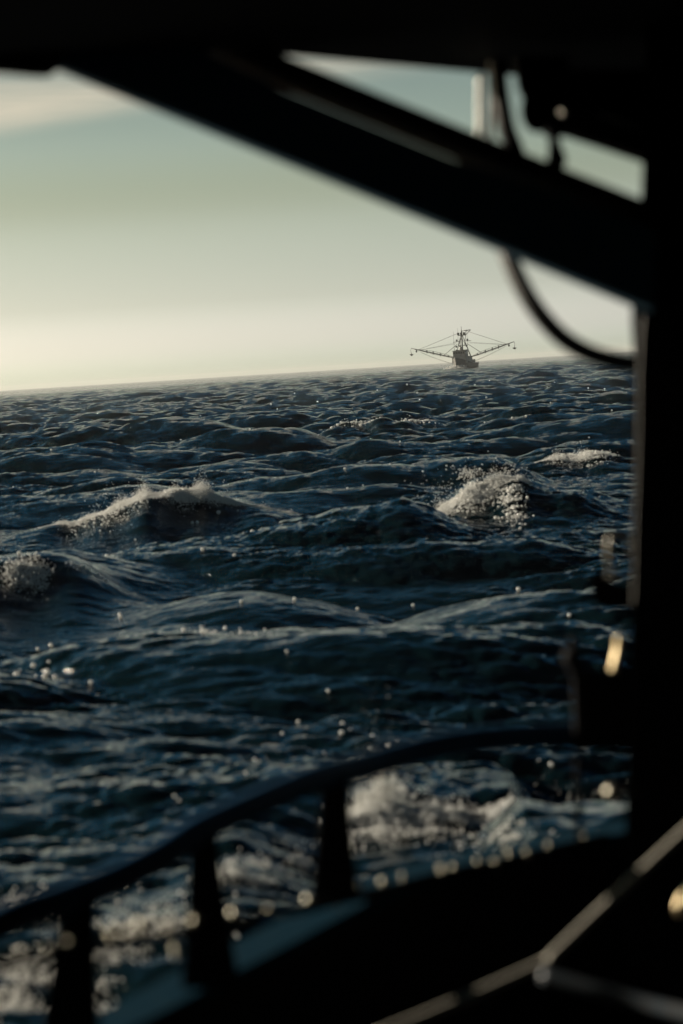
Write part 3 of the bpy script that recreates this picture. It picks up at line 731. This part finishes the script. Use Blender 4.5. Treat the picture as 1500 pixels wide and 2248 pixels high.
tbox('stern_house', -8.5, -4.5, -2.6, 2.6, 2.2, 3.6, 'house', bevel=0.1)
tbox('fish_hatch', -11.0, -9.4, -1.2, 1.2, 2.2, 3.1, 'hull', bevel=0.1)
def trig(name, segs, parent, mat='rig', r=0.1, n=6):
    mb = MB()
    for s_ in segs:
        a_, b_ = s_[0], s_[1]; rr_ = s_[2] if len(s_) > 2 else r
        mb.tube([TW(*a_), TW(*b_)], rr_, n)
    return mb.build(name, mat, parent, True)
MU = 1.0
trig('mast', [((MU, 0, 5.0), (MU, 0, 15.0), 0.26), ((MU, 0, 15.0), (MU, 0, 16.6), 0.09),
              ((MU, -3.0, 5.0), (MU, -0.25, 13.3), 0.13), ((MU, 3.0, 5.0), (MU, 0.25, 13.3), 0.13), ((MU-4.5, 2.6, 3.6), (MU, 0.5, 12.6), 0.12), ((MU-4.5, -2.6, 3.6), (MU, -0.5, 12.6), 0.12),
              ((MU, -2.3, 7.4), (MU, 2.3, 7.4), 0.13), ((MU, -1.5, 9.2), (MU, 1.5, 9.2), 0.12), ((MU, -3.6, 10.7), (MU, -1.0, 10.9), 0.09), ((MU, 1.2, 10.9), (MU, 3.6, 10.9), 0.09),
              ((MU, -1.6, 13.2), (MU, 1.6, 13.2), 0.14), ((MU, 0.4, 14.9), (MU, 3.7, 15.1), 0.15), ((MU, 3.7, 15.1), (MU, 1.6, 13.2), 0.10), ((MU, 1.6, 13.2), (MU, 1.8, 15.0), 0.11),
              ((MU, 1.6, 13.2), (MU, 0.9, 9.2), 0.10), ((MU, -1.5, 9.2), (MU, 0.0, 12.6), 0.08), ((MU, 1.5, 9.2), (MU, 0, 12.0), 0.08)], tr, n=8)
mast = bpy.data.objects['mast']
for v_ in (-1.35, -0.15, 1.0): tbox('floodlight', MU-0.2, MU+0.3, v_-0.42, v_+0.42, 13.3, 14.3, 'lamp', mast, 0.06)
for v_, w_ in ((-2.1, 10.95), (2.2, 11.0), (-2.4, 8.5), (1.7, 8.6), (-0.9, 8.6), (-2.4, 7.0)): tbox('deck_light', MU-0.3, MU+0.3, v_-0.32, v_+0.32, w_, w_+0.72, 'lamp', mast, 0.1)
mb = MB(); mb.ball(TW(MU+2.5, 0, 8.1), 0.7, 12, 8); mb.tube([TW(MU+2.5, 0, 7.3), TW(MU+2.5, 0, 7.8)], 0.3, 8); mb.build('radar_dome', 'house', tr, True)
for u_, v_, h_ in ((5.0, -2.3, 14.8), (4.0, -2.5, 12.2), (3.0, -1.0, 16.0), (0.0, 1.9, 15.6)):
    trig('antenna', [((u_, v_, 7.2 if h_ < 15.5 else 9.0), (u_, v_, h_), 0.045)], tr)
for sg in (-1, 1):
    root = Vector((MU, sg*3.1, 4.5)); tip = Vector((MU, sg*20.8, 9.4)); mb = MB()
    def bp(s_, o_=0.0): p = root.lerp(tip, s_); return TW(p.x, p.y, p.z+o_)
    mb.tube([bp(0), bp(0.5), bp(0.85), bp(1.0)], [0.17, 0.20, 0.17, 0.12], 8)
    def oh(s_): return 0.75*math.sin(math.pi*min(1, max(0, s_/0.86)))**0.6
    for off_ in (1, -0.5):
        mb.tube([bp(0.86*k/10, off_*oh(0.86*k/10)) for k in range(11)], 0.055, 6)
    for k in range(1, 11):
        s_ = 0.86*(k-0.5)/10; mb.tube([bp(s_, -0.5*oh(s_)), bp(s_+0.02, oh(s_))], 0.05, 6)
    bo = mb.build('outrigger_boom', 'rig', tr, True)
    for s_ in (0.16, 0.34, 0.50, 0.64): 
        mb = MB(); mb.box(bp(s_, 0.05), (0.16, 0.3, 0.62 if s_ > .3 else .4)); mb.build('spreader_plate', 'rig', bo)
    mb = MB(); mb.ball(bp(0.88, -0.75), 0.36, 8, 6, (1, 1, 1.4)); mb.tube([bp(0.88), bp(0.88, -0.6)], 0.06, 6); mb.build('hanging_block', 'rig', bo, True)
    W_ = [((MU, sg*1.6, 14.0 if sg < 0 else 14.9), tuple(root.lerp(tip, 0.84)), 0.06), ((MU, sg*2.2, 10.4), tuple(root.lerp(tip, 0.82)), 0.04), ((MU, sg*2.6, 10.0), tuple(root.lerp(tip, 0.8)), 0.04),
          ((MU, sg*1.9, 9.9), tuple(root.lerp(tip, 0.26)), 0.09)]
    trig('topping_wire', W_, tr)
    mb = MB()
    for e_, dr in ((0.93, 1.5), (0.95, 1.0)):
        a_ = root.lerp(tip, e_); b_ = Vector((MU+3, sg*3.2, 2.2)); pts = []
        for k in range(13):
            s_ = k/12; q = a_.lerp(b_, s_); pts.append(TW(q.x, q.y, q.z-dr*4*s_*(1-s_)*0.4))
        mb.tube(pts, 0.035, 5)
    mb.build('drooping_line', 'rig', tr, True)
    # towed stabiliser hanging on a chain from the boom tip
    s_root = TW(tip.x, tip.y, tip.z-2.4); e = empty('stabilizer', s_root)
    tag(e, 'small dark stabilizer hanging on a chain from the trawler\'s %s boom tip' % ('left' if sg < 0 else 'right'), 'stabilizer', 'stabilizers hanging from the far trawler\'s booms')
    mb = MB(); mb.tube([TW(tip.x, tip.y, tip.z), TW(tip.x, tip.y+sg*0.2, tip.z-1.0), TW(tip.x, tip.y, tip.z-2.2)], 0.07, 6); mb.build('chain', 'rig', e, True)
    c0 = TW(tip.x, tip.y, tip.z-2.5); mb = MB(); mb.ball(c0, 0.4, 8, 6, (1.3, .8, .8))
    mb.prism([c0+Vector((-0.9, 0, 0.15)), c0+Vector((0.9, 0, 0.15)), c0+Vector((0.2, 0, -0.55)), c0+Vector((-0.2, 0, -0.4))], Vector((0, 0.15, 0))); mb.build('fin', 'rig', e)
# bow wave
n = 900; bw = np.zeros((n, 3)); 
for i in range(n):
    q = TW(12.4+random.gauss(0, 0.8), random.gauss(0.0, 1.5), abs(random.gauss(0, 0.55))); bw[i] = q
bo_ = balls('bow_wave', bw, 0.12+0.2*rng.random(n), fmat); tag(bo_, 'white bow wave under the far trawler\'s stem', 'foam', kind='stuff')

# ------------------------------------------------------------------ haze: the thin air between here and the horizon
hb = MB(); hb.box((0, 0, 10.5), (14500, 14500, 12.5))
hz = hb.build('haze', None); hz['kind'] = 'stuff'; hz['label'] = 'thin pale haze over the sea'; hz['category'] = 'haze'
hmn = bpy.data.materials.new('haze_air'); hmn.use_nodes = True; h = hmn.node_tree; h.nodes.clear()
ho = h.nodes.new('ShaderNodeOutputMaterial'); hv = h.nodes.new('ShaderNodeVolumePrincipled')
hv.inputs['Color'].default_value = (0.9, 0.9, 0.88, 1); hv.inputs['Density'].default_value = 0.00007; hv.inputs['Anisotropy'].default_value = 0.3
h.links.new(hv.outputs[0], ho.inputs['Volume']); hz.data.materials.append(hmn)
print('VERTS', len(co), 'foam', len(FP))
